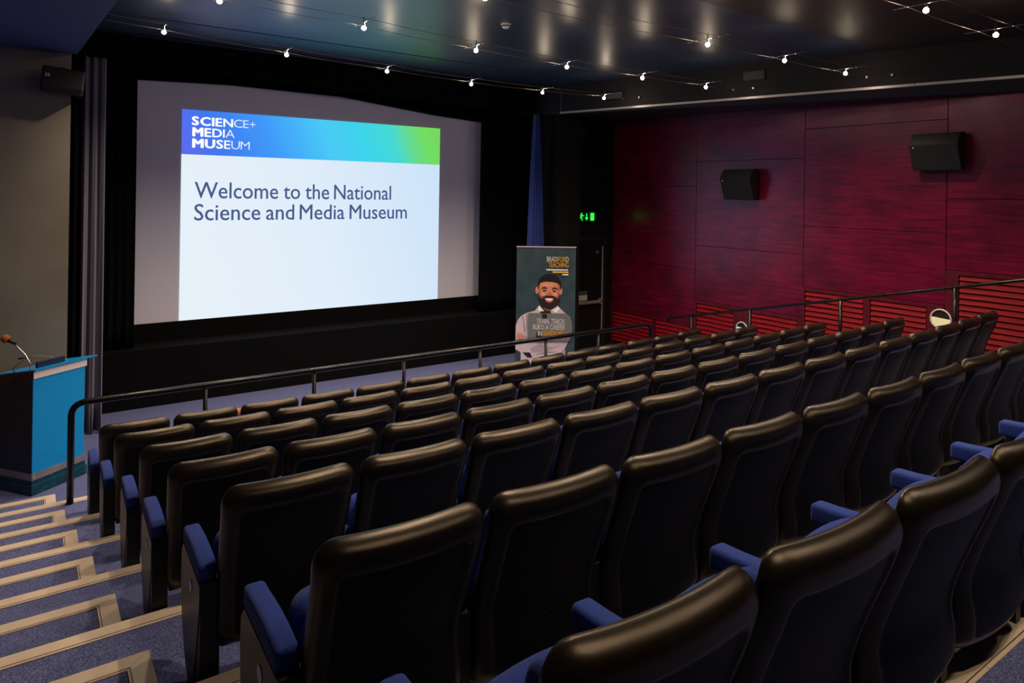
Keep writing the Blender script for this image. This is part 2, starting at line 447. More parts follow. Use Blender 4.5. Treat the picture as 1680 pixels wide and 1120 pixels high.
def frame_at(y, z, off=0.0):
    """matrix whose local X runs along bulkhead towards the rear, local Y out of face, local Z up"""
    p = Vector((bulk_x(y), y, z)) + nrm * off
    return Matrix(((dirv.x, nrm.x, 0, p.x), (dirv.y, nrm.y, 0, p.y), (0, 0, 1, p.z), (0, 0, 0, 1)))
for k, (y, z, l, h) in enumerate([(-.02, 4.94, .34, .15), (2.35, 4.83, .34, .14)]):
    Mx = frame_at(y, z, .0)
    v = thing('air_vent', ['slatted air vent on the dark bulkhead, right of the light rows', 'slatted air vent on the bulkhead at its screen end'][k], 'vent')
    v.location = Mx.translation
    R3 = Mx.to_3x3().to_4x4()
    bm = bmesh.new()
    box(bm, -l / 2, l / 2, .002, .008, -h / 2, h / 2)
    for f in range(2):
        s = (-1, 1)[f]
        box(bm, s * l / 2 - .012, s * l / 2 + .012, .002, .018, -h / 2 - .012, h / 2 + .012)
        box(bm, -l / 2, l / 2, .002, .018, s * h / 2 - .012, s * h / 2 + .012)
    for q in bm.verts: q.co = R3 @ q.co
    obj('vent_frame', bm, M['blackmetal'], v)
    bm = bmesh.new()
    for i in range(9):
        zz = -h / 2 + .02 + i * (h - .04) / 8
        box(bm, -l / 2 + .01, l / 2 - .01, .009, .014, zz - .004, zz + .003)
    for i in range(14):
        xx = -l / 2 + .015 + i * (l - .03) / 13
        box(bm, xx - .002, xx + .002, .009, .013, -h / 2 + .01, h / 2 - .01)
    for q in bm.verts: q.co = R3 @ q.co
    obj('vent_grille', bm, M['grille'], v)

# ---- right wall: red panels in columns with louvred base
wr = sb('wall_right', (9.03, 9.2, YBACK, 4.05, 0, 5.4), M['void'])
colY = [4.045, 1.87, -.26, -2.31, -4.40, -6.50, -9.45]
ltop = [0.77, 1.222, 1.708, 2.18, 2.65, 3.12]
jz = [1.77, 2.21, 2.66, 3.12, 3.58, 4.0]
for c in range(6):
    y1, y0 = colY[c], colY[c + 1]; lt = ltop[c]; j = jz[c]
    zs = [lt, j] + ([j + 1.515] if j + 1.515 < 4.9 else []) + [5.0]
    for za, zb2 in zip(zs, zs[1:]):
        bm = bmesh.new(); box(bm, 9.0, 9.03, y0 + .004, y1 - .004, za + .003, zb2 - .003, bev=.002, seg=1)
        obj('wall_panel', bm, M['panel'], wr)
    # louvre bay
    zb = floor_z(y0 + .01) * 0 + max(floor_z(y1 - .02), 0) + .02
    foot = {1: (.98, .70), 2: (-2.06, -2.31)}.get(c)
    ymid = [2.85, None, -1.28, -3.4, -5.5, -7.6][c]
    fr = bmesh.new()
    box(fr, 8.985, 9.03, y0 + .004, y1 - .004, lt - .055, lt - .002)       # top rail
    bays = []
    if c == 1:
        bays = [(1.81, 1.02), (.66, -.17)]
        box(fr, 8.985, 9.03, 1.82, y1 - .004, zb, lt - .055)
        box(fr, 8.985, 9.03, .67, 1.01, zb, lt - .055)
        box(fr, 8.985, 9.03, y0 + .004, -.18, zb, lt - .055)
    elif c == 2:
        bays = [(-.31, -1.22), (-1.33, -2.08)]
        box(fr, 8.985, 9.03, -.30, y1 - .004, zb, lt - .055)
        box(fr, 8.985, 9.03, -1.32, -1.23, zb, lt - .055)
        box(fr, 8.985, 9.03, y0 + .004, -2.09, zb, lt - .055)
    else:
        lead = .17 if c >= 3 else .06
        bays = [(y1 - lead, ymid + .05), (ymid - .05, y0 + .06)]
        box(fr, 8.985, 9.03, y1 - lead + .01, y1 - .004, zb, lt - .055)
        box(fr, 8.985, 9.03, ymid - .04, ymid + .04, zb, lt - .055)
        box(fr, 8.985, 9.03, y0 + .004, y0 + .05, zb, lt - .055)
    obj('louvre_frame', fr, M['slat_frame'], wr)
    base = {}
    for (ba, bb) in bays:
        key = round(ba - bb, 4)
        n = int((lt - .075 - zb) / .0765)
        for i in range(n):
            zz = lt - .095 - i * .0765
            if key not in base:
                bm = bmesh.new()
                prism(bm, [(-.004, .030), (.004, .034), (.030, -.026), (.022, -.030)], 1, -(ba - bb) / 2 + .002, (ba - bb) / 2 - .002)
                o = obj('louvre_slat', bm, M['slat'], wr); base[key] = o
                # tilt: lower edge leans into the room
                for v in o.data.vertices: v.co.x = 0.028 - v.co.x
            else:
                o = base[key].copy(); COL.objects.link(o)
            o.location = (8.985, (ba + bb) / 2, zz)

# footlights
for k, (y, z, g) in enumerate([(.835, .87, 'footglow_teal'), (-2.27, 1.52, 'footglow_warm')]):
    t = thing('wall_footlight', ['round step light with pale greenish glow low on red wall', 'larger round step light with warm glow beside a rail post'][k], 'light', (8.985, y, z))
    rr = .105 if k == 0 else .125
    bm = bmesh.new(); n = 36
    for i in range(n):   # torus like ring
        pass
    ring = [(0, math.cos(2 * PI * i / n) * rr, math.sin(2 * PI * i / n) * rr) for i in range(n + 1)]
    vs = []
    for i in range(n):
        a = 2 * PI * i / n; row = []
        for j in range(8):
            b = 2 * PI * j / 8; R_ = rr + .011 * math.cos(b)
            row.append(bm.verts.new((-.012 - .012 * math.sin(b), R_ * math.cos(a), R_ * math.sin(a))))
        vs.append(row)
    for i in range(n):
        for j in range(8): bm.faces.new((vs[i][j], vs[(i + 1) % n][j], vs[(i + 1) % n][(j + 1) % 8], vs[i][(j + 1) % 8]))
    bmesh.ops.recalc_face_normals(bm, faces=bm.faces)
    obj('rim', bm, M['white'], t, True)
    bm = bmesh.new(); disc(bm, (-.002, 0, 0), rr - .003, 32, .004, (-1, 0, 0)); obj('recess', bm, M['void'], t)
    # glowing lower part, curved top boundary
    bm = bmesh.new()
    out = []
    for i in range(25):
        a = PI + .35 + (PI - .7) * i / 24 if False else (PI * 1.0 - .25) + (PI + .5) * i / 24
        out.append(((rr - .008) * math.cos(a), min((rr - .008) * math.sin(a), .012 + .01 * math.cos(a * 3))))
    prism(bm, out, 0, -.010, -.007)
    obj('lens', bm, M[g], t)

# ---- exit door in the front right wall
dr = bpy.data.objects.new('door_1', None); COL.objects.link(dr); dr['kind'] = 'structure'; dr.location = (8.34, 4.05, 0)
bxobj('door_leaf', (-.36, .345, -.03, -.001, .01, 2.17), M['blackmetal'], dr, bev=.003)
bm = bmesh.new(); box(bm, -.43, -.37, -.05, -.001, 0, 2.25); box(bm, .385, .44, -.05, -.001, 0, 2.25); box(bm, -.37, .385, -.05, -.001, 2.18, 2.25)
obj('door_frame', bm, M['black'], dr)
bxobj('edge_strip', (.352, .372, -.045, -.03, .3, 2.05), M['trim'], dr)
cb = bxobj('crash_bar', (-.33, .32, -.10, -.06, .90, .96), M['steel'], dr, bev=.008)
bxobj('end_bracket', (-.36, -.31, -.10, -.03, .87, .99), M['steel'], cb)
bxobj('end_bracket', (.28, .33, -.10, -.03, .87, .99), M['steel'], cb)
sg = thing('door_sign', 'small green and cream push bar notice on the dark exit door', 'sign', (8.2, 4.018, 1.05))
bxobj('notice_board', (-.16, .10, -.006, 0, -.08, .10), M['sign_cream'], sg)
bxobj('green_band', (-.158, .098, -.009, -.0061, .03, .098), M['sign_green'], sg)
letters('lettering', [('PUSH', 0.02, None), (' ', 0, None), ('BAR', .02, None), (' ', 0, None), ('TO', .02, None), (' ', 0, None), ('OPEN', .02, None)], -.14, .08, .048, .03, -.0092, M['sign_cream'], sg)
bm = bmesh.new(); disc(bm, (0, 0, 0), .035, 20, .004, (0, -1, 0)); o = obj('door_disc_sign', bm, mat('disc_blue', (.02, .2, .4), .5), None, loc=(8.56, 4.019, 1.93)); tag(o, 'small round blue sign high on the exit door', 'sign')

ex = thing('exit_sign', 'green lit emergency exit sign with running figure above the door', 'sign', (8.22, 4.05, 2.655))
bxobj('housing', (-.26, .27, -.07, -.001, -.11, .11), M['blackmetal'], ex, bev=.004)
bxobj('face', (-.24, .25, -.074, -.0705, -.09, .09), M['exit_dark'], ex)
def flat(name, polys, y, th, m, parent):
    bm = bmesh.new()
    for p in polys: prism(bm, p, 1, y, y - th)
    bmesh.ops.recalc_face_normals(bm, faces=bm.faces)
    return obj(name, bm, m, parent)
man = [[(-.135 + .018 * math.cos(a), .058 + .018 * math.sin(a)) for a in [2 * PI * i / 10 for i in range(10)]],
       [(-.15, .04), (-.118, .045), (-.13, -.012), (-.165, -.012)],
       [(-.152, .035), (-.205, .03), (-.215, .0), (-.203, .0), (-.193, .018), (-.15, .018)],
       [(-.125, .04), (-.09, .02), (-.07, .03), (-.068, .02), (-.09, .005), (-.13, .02)],
       [(-.165, -.01), (-.145, -.012), (-.165, -.045), (-.215, -.05), (-.215, -.036), (-.178, -.034)],
       [(-.15, -.01), (-.13, -.01), (-.105, -.04), (-.115, -.08), (-.13, -.08), (-.125, -.045)]]
flat('running_figure', man, -.0745, .002, M['exit_green'], ex)
flat('down_arrow', [[(-.012, .065), (.012, .065), (.012, -.02), (-.012, -.02)], [(-.045, -.015), (.045, -.015), (0, -.075)]], -.0745, .002, M['exit_green'], ex)
flat('door_symbol', [[(.10, .075), (.20, .075), (.20, -.08), (.10, -.08)]], -.0745, .002, M['exit_green'], ex)

# ------------------------------------------------------------------ stage, screen, drapes
ap = sb('stage_apron', (-.62, 6.95, 4.43, 5.38, 0, .82), M['velvet'], label='black stage front under the screen')
YS = 4.95
scr = thing('projection_screen', 'large white cinema screen showing a projected welcome slide', 'screen', (0, 0, 0))
bm = bmesh.new(); box(bm, .05, 6.35, YS, YS + .02, 1.0, 4.85); obj('screen_surface', bm, M['screen'], scr)
SX0, SX1, SZ0, SZ1, SB = .94, 5.385, 1.08, 4.295, 3.615
def grad_emit(name, stops, x0, x1, s):
    m = emat(name, (1, 1, 1), s); nt = m.node_tree; e = [n for n in nt.nodes if n.type == 'EMISSION'][0]
    tc = nt.nodes.new('ShaderNodeTexCoord'); sp = nt.nodes.new('ShaderNodeSeparateXYZ'); mr = nt.nodes.new('ShaderNodeMapRange')
    mr.inputs['From Min'].default_value = x0; mr.inputs['From Max'].default_value = x1
    nt.links.new(tc.outputs['Object'], sp.inputs[0])
    # slightly slanted gradient
    ma = nt.nodes.new('ShaderNodeMath'); ma.operation = 'MULTIPLY_ADD'; ma.inputs[1].default_value = .35
    nt.links.new(sp.outputs['Z'], ma.inputs[0]); nt.links.new(sp.outputs['X'], ma.inputs[2])
    nt.links.new(ma.outputs[0], mr.inputs['Value'])
    cr = nt.nodes.new('ShaderNodeValToRGB'); nt.links.new(mr.outputs[0], cr.inputs[0])
    el = cr.color_ramp.elements
    el[0].position = stops[0][0]; el[0].color = (*lin(stops[0][1]), 1)
    el[1].position = stops[-1][0]; el[1].color = (*lin(stops[-1][1]), 1)
    for p, c in stops[1:-1]:
        q = el.new(p); q.color = (*lin(c), 1)
    nt.links.new(cr.outputs[0], e.inputs[0]); return m
slide_m = grad_emit('slide_white', [(0, (236, 246, 255)), (.45, (230, 242, 255)), (1, (208, 232, 255))], SX0 + .8, SX1 + 1.2, SLIDE_E)
band_m = grad_emit('slide_gradient', [(0, (92, 112, 245)), (.10, (66, 122, 245)), (.30, (66, 158, 255)), (.50, (76, 205, 252)), (.66, (62, 218, 240)), (.78, (72, 222, 215)), (.86, (105, 224, 140)), (.93, (118, 226, 100)), (1, (118, 222, 95))], SX0 + 1.35, SX1 + 1.45, SLIDE_E)
bm = bmesh.new(); box(bm, SX0, SX1, YS - .006, YS - .002, SZ0, SB - .0005)
sl = obj('projected_slide', bm, slide_m, scr)
bm = bmesh.new(); box(bm, SX0, SX1, YS - .006, YS - .002, SB, SZ1)
obj('header_band', bm, band_m, sl)
ink = emat('slide_ink', lin((72, 92, 140)), SLIDE_E)
wht = emat('slide_white_ink', (1, 1, 1), 1.0)
letters('lettering', [('Welcome', .006, None), (' ', 0, None), ('to', .006, None), (' ', 0, None), ('the', .006, None), (' ', 0, None), ('National', .006, None)], 1.13, 4.40, 2.95, .248, YS - .0065, ink, sl)
letters('lettering', [('Science', .006, None), (' ', 0, None), ('and', .006, None), (' ', 0, None), ('Media', .006, None), (' ', 0, None), ('Museum', .006, None)], 1.13, 4.72, 2.61, .248, YS - .0065, ink, sl)
letters('logo_lettering', [('S', .05, None), ('C', .045, None), ('I', .038, None), ('E', .03, None), ('N', .02, None), ('C', -.012, None), ('E', -.016, None), ('+', -.018, None)], 1.075, 2.02, 4.068, .125, YS - .0065, wht, sl)
letters('logo_lettering', [('M', .055, None), ('E', .035, None), ('D', .02, None), ('I', .01, None), ('A', -.014, None)], 1.085, 1.70, 3.898, .128, YS - .0065, wht, sl)
letters('logo_lettering', [('M', .055, None), ('U', .042, None), ('S', .032, None), ('E', .01, None), ('U', -.014, None), ('M', -.016, None)], 1.085, 1.93, 3.726, .128, YS - .0065, wht, sl)

def drape(name, x0, x1, y, z0, z1, m, label, amp=.035, folds=8, taper=None, zb_wave=0.0, thick=.012, n=None, cat='curtain', topwave=None, hem=None, group=None):
    """hanging cloth with vertical folds; taper=(xa,xb) is the extent at the top"""
    n = n or folds * 10; rows = 14
    rnd = random.Random(hash(label) % 1000 if False else len(label) * 7 + folds)
    ph = [rnd.uniform(0, 6.28) for _ in range(3)]
    bm = bmesh.new(); F = []; B = []
    for j in range(rows + 1):
        t = j / rows; z = z0 + (z1 - z0) * t
        a, b = (x0, x1)
        if taper:
            s = t ** 2
            a = x0 + (taper[0] - x0) * s; b = x1 + (taper[1] - x1) * s
        rf, rb = [], []
        for i in range(n + 1):
            u = i / n; x = a + (b - a) * u
            f = math.sin(2 * PI * folds * u + ph[0] + .6 * math.sin(3 * t + 5 * u)) + .35 * math.sin(2 * PI * folds * 2.3 * u + ph[1])
            yy = y + amp * f * (1 - .3 * t)
            zz = z
            if hem and j == 0: zz = hem(x)
            if hem and j > 0: zz = hem(x) + (z1 - hem(x)) * t
            rf.append(bm.verts.new((x, yy, zz))); rb.append(bm.verts.new((x, yy + thick, zz)))
        F.append(rf); B.append(rb)
    for j in range(rows):
        for i in range(n):
            bm.faces.new((F[j][i], F[j][i + 1], F[j + 1][i + 1], F[j + 1][i]))
            bm.faces.new((B[j][i], B[j + 1][i], B[j + 1][i + 1], B[j][i + 1]))
    for j in range(rows):
        bm.faces.new((F[j][0], F[j + 1][0], B[j + 1][0], B[j][0])); bm.faces.new((F[j][n], B[j][n], B[j + 1][n], F[j + 1][n]))
    for i in range(n):
        bm.faces.new((F[0][i], B[0][i], B[0][i + 1], F[0][i + 1])); bm.faces.new((F[rows][i], F[rows][i + 1], B[rows][i + 1], B[rows][i]))
    o = obj(name, bm, m, None, True); tag(o, label, cat, group); return o

drape('side_curtain', -.60, .30, 4.36 + .25, .825, 4.98, M['velvet'], 'black masking curtain left of the screen', folds=9, amp=.03)
drape('side_curtain', 6.10, 6.95, 4.36 + .25, .825, 4.98, M['velvet'], 'black masking curtain right of the screen', folds=9, amp=.03)
drape('stage_curtain', -.57, -.16, 3.66, .012, 4.72, M['bluecurtain'], 'long grey-violet curtain hanging between grey wall and screen', folds=4, amp=.07, n=60)
drape('stage_curtain', -.72, -.40, 3.35, .012, 4.9, M['velvet'], 'black curtain behind the edge of the grey wall', folds=4, amp=.04)
drape('stage_curtain', 6.74, 7.16, 3.95, .012, 4.60, M['bluedrape'], 'blue curtain gathered at the top behind the roller banner', folds=5, amp=.05, taper=(6.86, 6.95), n=60)
def hemv(x): return 4.785 - .0275 * x + .006 * math.sin(x * 11) + .005 * math.sin(x * 27)
drape('valance', -.55, 7.15, 4.05, 4.7, 5.13, M['velvet'], 'black gathered valance across the top of the screen', folds=42, amp=.018, hem=hemv, n=420, cat='valance')
def hemt(x):
    pts_ = [(.0, 4.66), (.4, 4.665), (1.6, 4.715), (3.4, 4.70), (5.2, 4.53), (6.4, 4.46)]
    for (a, za), (b, zb) in zip(pts_, pts_[1:]):
        if a <= x <= b:
            t = (x - a) / (b - a); t = t * t * (3 - 2 * t) if False else t
            return za + (zb - za) * t
    return 4.66 if x < 0 else 4.46
bm = bmesh.new()
n = 60; A = []; 
for i in range(n + 1):
    x = .05 + 6.3 * i / n
    A.append([bm.verts.new((x, YS - .08, hemt(x))), bm.verts.new((x, YS - .08, 5.299)), bm.verts.new((x, YS - .07, 5.299)), bm.verts.new((x, YS - .07, hemt(x)))])
for a, b in zip(A, A[1:]):
    for k in range(4): bm.faces.new((a[k], a[(k + 1) % 4], b[(k + 1) % 4], b[k]))
bm.faces.new(A[0][::-1]); bm.faces.new(A[-1]); bmesh.ops.recalc_face_normals(bm, faces=bm.faces)
tag(obj('top_masking', bm, M['velvet']), 'black masking cloth curving along the screen top', 'masking')
tag(bxobj('bottom_masking', (.02, 6.35, YS - .04, YS - .01, .82, 1.095), M['velvet']), 'black masking cloth below the projected slide', 'masking')

# ------------------------------------------------------------------ hanging lamps on wires
ZL = 4.70
rowsL = {'front': (2.03, [.25, 1.603, 2.937, 4.256, 5.556, 6.846]), 'second': (.13, [.418, 1.798, 3.14, 4.466, 5.785, 7.088]),
         'third': (-1.69, [2.08, 4.878, 6.253, 7.576]), 'fourth': (-3.70, [1.1, 2.5, 3.9, 5.22, 6.65]), 'fifth': (-6.3, [.5, 1.9, 3.3, 4.7, 6.1])}
LZ = {'front': [4.823, 4.746, 4.698, 4.665, 4.667, 4.701], 'second': [4.782, 4.749, 4.698, 4.669, 4.678, 4.687]}
def make_lamp():
    t = thing('cable_spotlight', '', 'lamp')
    bm = bmesh.new(); bmesh.ops.create_icosphere(bm, subdivisions=2, radius=.024)
    obj('bulb', bm, M['bulb'], t, True)
    bm = bmesh.new(); tube(bm, [(0, 0, .02), (0, 0, .035), (0, 0, .06), (0, 0, .115)], [.012, .012, .006, .006], 8); obj('stem', bm, M['chrome'], t, True)
    bm = bmesh.new(); tube(bm, [(0, -.27, .06), (0, .27, .06)], .0032, 6); rod = obj('rod', bm, M['chrome'], t, True)
    for s in (-1, 1):
        bm = bmesh.new(); tube(bm, [(-.012, s * .15, .06), (.012, s * .15, .06)], .0085, 8); obj('wire_clip', bm, M['chrome'], t, True)
    return t
lamp0 = make_lamp(); used = False
def lamp_lights(t, pos):
    l = bpy.data.lights.get('halogen_down')
    if l is None:
        l = bpy.data.lights.new('halogen_down', 'SPOT'); l.energy = LAMP_W; l.color = LAMP_COL; l.spot_size = math.radians(136); l.spot_blend = 1.0; l.shadow_soft_size = .03
        u = bpy.data.lights.new('halogen_up', 'POINT'); u.energy = LAMP_UP_W; u.color = LAMP_COL; u.shadow_soft_size = .02
    if pos[1] < -5 or (pos[0] > 6.8 and pos[1] > 1.5):
        d_ = bpy.data.lights.get('halogen_down_dimmed')
        if d_ is None:
            d_ = l.copy(); d_.name = 'halogen_down_dimmed'; d_.energy = LAMP_W * .38
        l = d_
    o = bpy.data.objects.new('lamp_light', l); link(o, t); o.location = (0, 0, -.03)
    o = bpy.data.objects.new('lamp_light', bpy.data.lights['halogen_up']); link(o, t); o.location = (.03, 0, .045)
rn = ['front', 'second', 'third', 'fourth', 'fifth']
for k, name in enumerate(rn):
    yb, xs = rowsL[name]
    zl = LZ.get(name, [ZL] * len(xs))
    for i, x in enumerate(xs):
        y = yb
        if used: t = copy_tree(lamp0)
        else: t = lamp0; used = True
        t.location = (x, y, zl[i])
        t['label'] = '%s halogen lamp from the left on the %s' % (ORD[i], ['cable row nearest the screen', 'second cable row from the screen', 'third cable row from the screen', 'fourth cable row, above the back seats', 'cable row above the camera'][k])
        t['group'] = 'halogen lamps on the %s cable row' % name
        t['_pos'] = 1
    x_end = bulk_x(yb) - .02
    for s in (-1, 1):
        bm = bmesh.new(); pts = []
        allx = [-.38] + xs + [x_end]; allz = [zl[0] + .03] + zl + [zl[-1]]
        AZ = dict(zip(allx, allz))
        for a, b in zip(allx, allx[1:]):
            for q in range(6):
                u = q / 6; pts.append((a + (b - a) * u, yb + s * .15, AZ[a] + (AZ[b] - AZ[a]) * u + .06 - .008 * math.sin(PI * u) * (b - a)))
        pts.append((x_end, yb + s * .15, zl[-1] + .06))
        tube(bm, pts, .0028, 5)
        o = obj('lamp_cable', bm, M['wire'], None, True)
        tag(o, 'thin cable of the %s lamp row, on its %s side' % (name, 'rear' if s < 0 else 'screen'), 'cable')
for t in [o for o in bpy.data.objects if o.get('_pos')]:
    del t['_pos']; lamp_lights(t, t.location)
# anchors on bulkhead and drop wire
for k, name in enumerate(rn[:3]):
    yb = rowsL[name][0]
    for s in (-1, 1):
        y = yb + s * .15; p = Vector((bulk_x(y), y, {'front': 4.761, 'second': 4.747}.get(name, 4.76)))
        bm = bmesh.new(); disc(bm, p + nrm * .001, .016, 10, .025, nrm); o = obj('cable_anchor', bm, M['chrome'])
        tag(o, 'small metal cable anchor on the bulkhead, %s lamp row, %s side' % (name, 'rear' if s < 0 else 'screen'), 'anchor')
bm = bmesh.new(); tube(bm, [(5.62, 2.05, 4.74), (6.4, 2.75, 4.90), (7.02, 3.38, 4.98), (7.10, 3.46, 4.96), (7.105, 3.475, 4.62)], .0035, 6)
tag(obj('feed_wire', bm, M['cable'], None, True), 'pale feed wire bending down behind the front lamp row', 'wire')

# smoke detector
t = thing('smoke_detector', 'small white round smoke detector on the glossy ceiling', 'detector', (3.665, .308, ZC))
bm = bmesh.new(); tube(bm, [(0, 0, 0), (0, 0, -.02), (0, 0, -.025), (0, 0, -.05), (0, 0, -.06)], [.062, .062, .05, .045, .03], 20); obj('housing', bm, M['white'], t, True)
bm = bmesh.new(); tube(bm, [(0, 0, -.028), (0, 0, -.04)], [.0515, .0495], 20); obj('sensor_slot', bm, M['black'], t)

# ------------------------------------------------------------------ loudspeakers
def wall_speaker(y, z, wdt, h, label):
    t = thing('wall_speaker', label, 'speaker', (9.0, y, z), 0, 'loudspeakers on the red wall')
    bm = bmesh.new()
    # side profile (x,z): top slopes down/outwards, front leans back to the wall at bottom
    prof = [(-.06, h / 2), (-.20, h / 2 - .01), (-.30, h / 2 - .17), (-.17, -h / 2), (-.06, -h / 2)]
    prism(bm, prof, 1, -wdt / 2, wdt / 2)
    bmesh.ops.bevel(bm, geom=list(bm.edges), offset=.008, segments=2, affect='EDGES')
    obj('cabinet', bm, M['speaker'], t)
    bxobj('wall_bracket', (-.06, -.001, -.06, .06, -.08, .08), M['blackmetal'], t)
    bm = bmesh.new(); disc(bm, (-.292, wdt / 2 - .06, h / 2 - .20), .011, 12, .006, (-1, 0, -.3)); obj('badge', bm, M['silver'], t)
    return t
wall_speaker(.83, 3.31, .60, .52, 'smaller looking black wall loudspeaker nearer the screen on red wall')
wall_speaker(-2.25, 3.74, .60, .50, 'larger looking black wall loudspeaker nearer the camera on red wall')
t = thing('wall_speaker', 'long black loudspeaker bracketed to grey wall beside the left curtain', 'speaker', (-.66, 2.62, 4.26), math.radians(0))
bm = bmesh.new(); box(bm, -.20, .20, -.12, .10, -.11, .11, bev=.02, seg=2)
for v in bm.verts:
    if v.co.z < 0: v.co.y += .04
Rm = Matrix.Rotation(math.radians(-12), 4, 'X') @ Matrix.Rotation(math.radians(6), 4, 'Y')
for v in bm.verts: v.co = Rm @ v.co
obj('cabinet', bm, M['speaker'], t)
bm = bmesh.new(); box(bm, -.05, .05, .08, .179, .02, .10); box(bm, -.02, .02, 0, .15, .10, .15); obj('bracket', bm, M['blackmetal'], t)
flat('badge', [[(-.165, .055), (-.150, .055), (-.150, .02), (-.165, .02)], [(-.143, .055), (-.125, .055), (-.125, .02), (-.143, .02)]], -.128, .004, M['silver'], t)
for x in (-.06, .0, .07):
    bm = bmesh.new(); bmesh.ops.create_icosphere(bm, subdivisions=1, radius=.008)
    for v in bm.verts: v.co += Vector((x, 0, .118 if x else .14))
    obj('bolt', bm, M['chrome'], t)
t = thing('wall_speaker', 'small black loudspeaker on an arm above the exit sign', 'speaker', (7.86, 3.80, 4.28))
bm = bmesh.new(); box(bm, -.12, .10, -.1, .1, -.12, .11, bev=.015, M=Matrix.Rotation(.4, 4, 'Z')); obj('cabinet', bm, M['speaker'], t)
bm = bmesh.new(); tube(bm, [(.05, .05, .08), (.14, .15, .10), (.16, .245, .10)], .012, 6); obj('arm', bm, M['steel'], t)

# ------------------------------------------------------------------ handrails
def fz(x, y):
    z = floor_z(y)
    if x > 7.62:
        for r in range(1, NTIER + 2):
            yb = tier_front(r)
            if yb < y < yb + .475: z = max(z, RISE * (r - .5))
    return z
t = thing('handrail', 'black tubular handrail along the front of the first seat row', 'handrail')
YR = .985; ZR = RISE + .915
pts = [Vector((-.615, YR, RISE + .006)), Vector((-.615, YR, ZR - .16))] + arc((-.615, YR, ZR - .12), (-.615, YR, ZR), (-.49, YR, ZR), 8)
pts += [Vector((x, YR, ZR)) for x in (.5, 2, 4, 6)] + arc((6.80, YR, ZR), (6.92, YR, ZR), (6.92, YR, ZR - .12), 8) + [Vector((6.92, YR, RISE + .006))]
bm = bmesh.new(); tube(bm, pts, .029, 14); obj('rail_tube', bm, M['rail'], t, True)
for x in (.525, 1.642, 2.733, 3.81, 4.877, 5.85):
    bm = bmesh.new(); tube(bm, [(x, YR, RISE + .006), (x, YR, ZR - .02)], .021, 10); p = obj('post', bm, M['rail'], t, True)
    bm = bmesh.new(); tube(bm, [(x, YR, RISE + .006), (x, YR, RISE + .014)], .045, 12); obj('foot_plate', bm, M['rail'], p, True)
t = thing('handrail', 'black sloping handrail climbing the right aisle before the red wall', 'handrail')
XH = 8.35
def rz(y): return .935 + (1.90 - y) * .2385
pts = [Vector((XH, 1.90, .86))] + arc((XH, 1.91, .90), (XH, 1.91, .935), (XH, 1.87, rz(1.87)), 4) + [Vector((XH, y, rz(y))) for y in (1, 0, -2, -4, -6, -7)]
bm = bmesh.new(); tube(bm, pts, .022, 12); obj('rail_tube', bm, M['rail'], t, True)
for y in (1.39, .233, -1.24, -2.69, -4.15, -5.6):
    bm = bmesh.new(); tube(bm, [(XH, y, fz(XH, y) + .0), (XH, y, rz(y) - .01)], .025, 10); obj('post', bm, M['rail'], t, True)

# ------------------------------------------------------------------ cinema seats
PROF = [(.26, .175), (.29, .135), (.32, .112), (.36, .098), (.42, .098), (.50, .108), (.58, .092), (.69, .055), (.80, .014), (.88, -.010), (.92, -.010), (.96, .004)]
def prof(z):
    P = PROF
    if z <= P[0][0]: return P[0][1]
    if z >= P[-1][0]: return P[-1][1]
    def sl(k):
        if k == 0: return (P[1][1] - P[0][1]) / (P[1][0] - P[0][0])
        if k == len(P) - 1: return (P[k][1] - P[k - 1][1]) / (P[k][0] - P[k - 1][0])
        return (P[k + 1][1] - P[k - 1][1]) / (P[k + 1][0] - P[k - 1][0])
    for k in range(len(P) - 1):
        if z <= P[k + 1][0]:
            h = P[k + 1][0] - P[k][0]; t = (z - P[k][0]) / h
            return ((2 * t ** 3 - 3 * t * t + 1) * P[k][1] + (t ** 3 - 2 * t * t + t) * h * sl(k) + (-2 * t ** 3 + 3 * t * t) * P[k + 1][1] + (t ** 3 - t * t) * h * sl(k + 1))
HW, ZT, ZB0 = .264, .955, .265
def ring_pts(ds, dt, db, rc, n=64):
    """rounded rectangle outline points inset"""
    w2 = HW - ds; zt = ZT - dt; zb = ZB0 + db
    rc = max(min(rc, w2 * .98, (zt - zb) / 2 * .98), .004)
    out = []
    def seg(a, b, k): 
        for i in range(k): out.append((a[0] + (b[0] - a[0]) * i / k, a[1] + (b[1] - a[1]) * i / k))
    def cor(cx, cz, a0, k):
        for i in range(k):
            a = a0 - PI / 2 * i / k; out.append((cx + rc * math.cos(a), cz + rc * math.sin(a)))
    seg((-w2 + rc, zt), (w2 - rc, zt), 10); cor(w2 - rc, zt - rc, PI / 2, 6)
    seg((w2, zt - rc), (w2, zb + rc), 14); cor(w2 - rc, zb + rc, 0, 6)
    seg((w2 - rc, zb), (-w2 + rc, zb), 10); cor(-w2 + rc, zb + rc, -PI / 2, 6)
    seg((-w2, zb + rc), (-w2, zt - rc), 14); cor(-w2 + rc, zt - rc, PI, 6)
    return out
def taper(x, z):
    # slight waist below the shoulders, widest at the shoulders
    t = max(0, min(1, (.93 - z) / .35)); return x * (1 - .045 * t)
def fill(bm, row, mi):
    n = len(row)
    def m(i): return (10 - i) % n
    for i in list(range(5, 10)) + list(range(10, 41)):
        q = []
        for k in (i, i + 1, m(i + 1), m(i)):
            if row[k % n] not in q: q.append(row[k % n])
        if len(q) > 2:
            f = bm.faces.new(q); f.material_index = mi; f.smooth = True
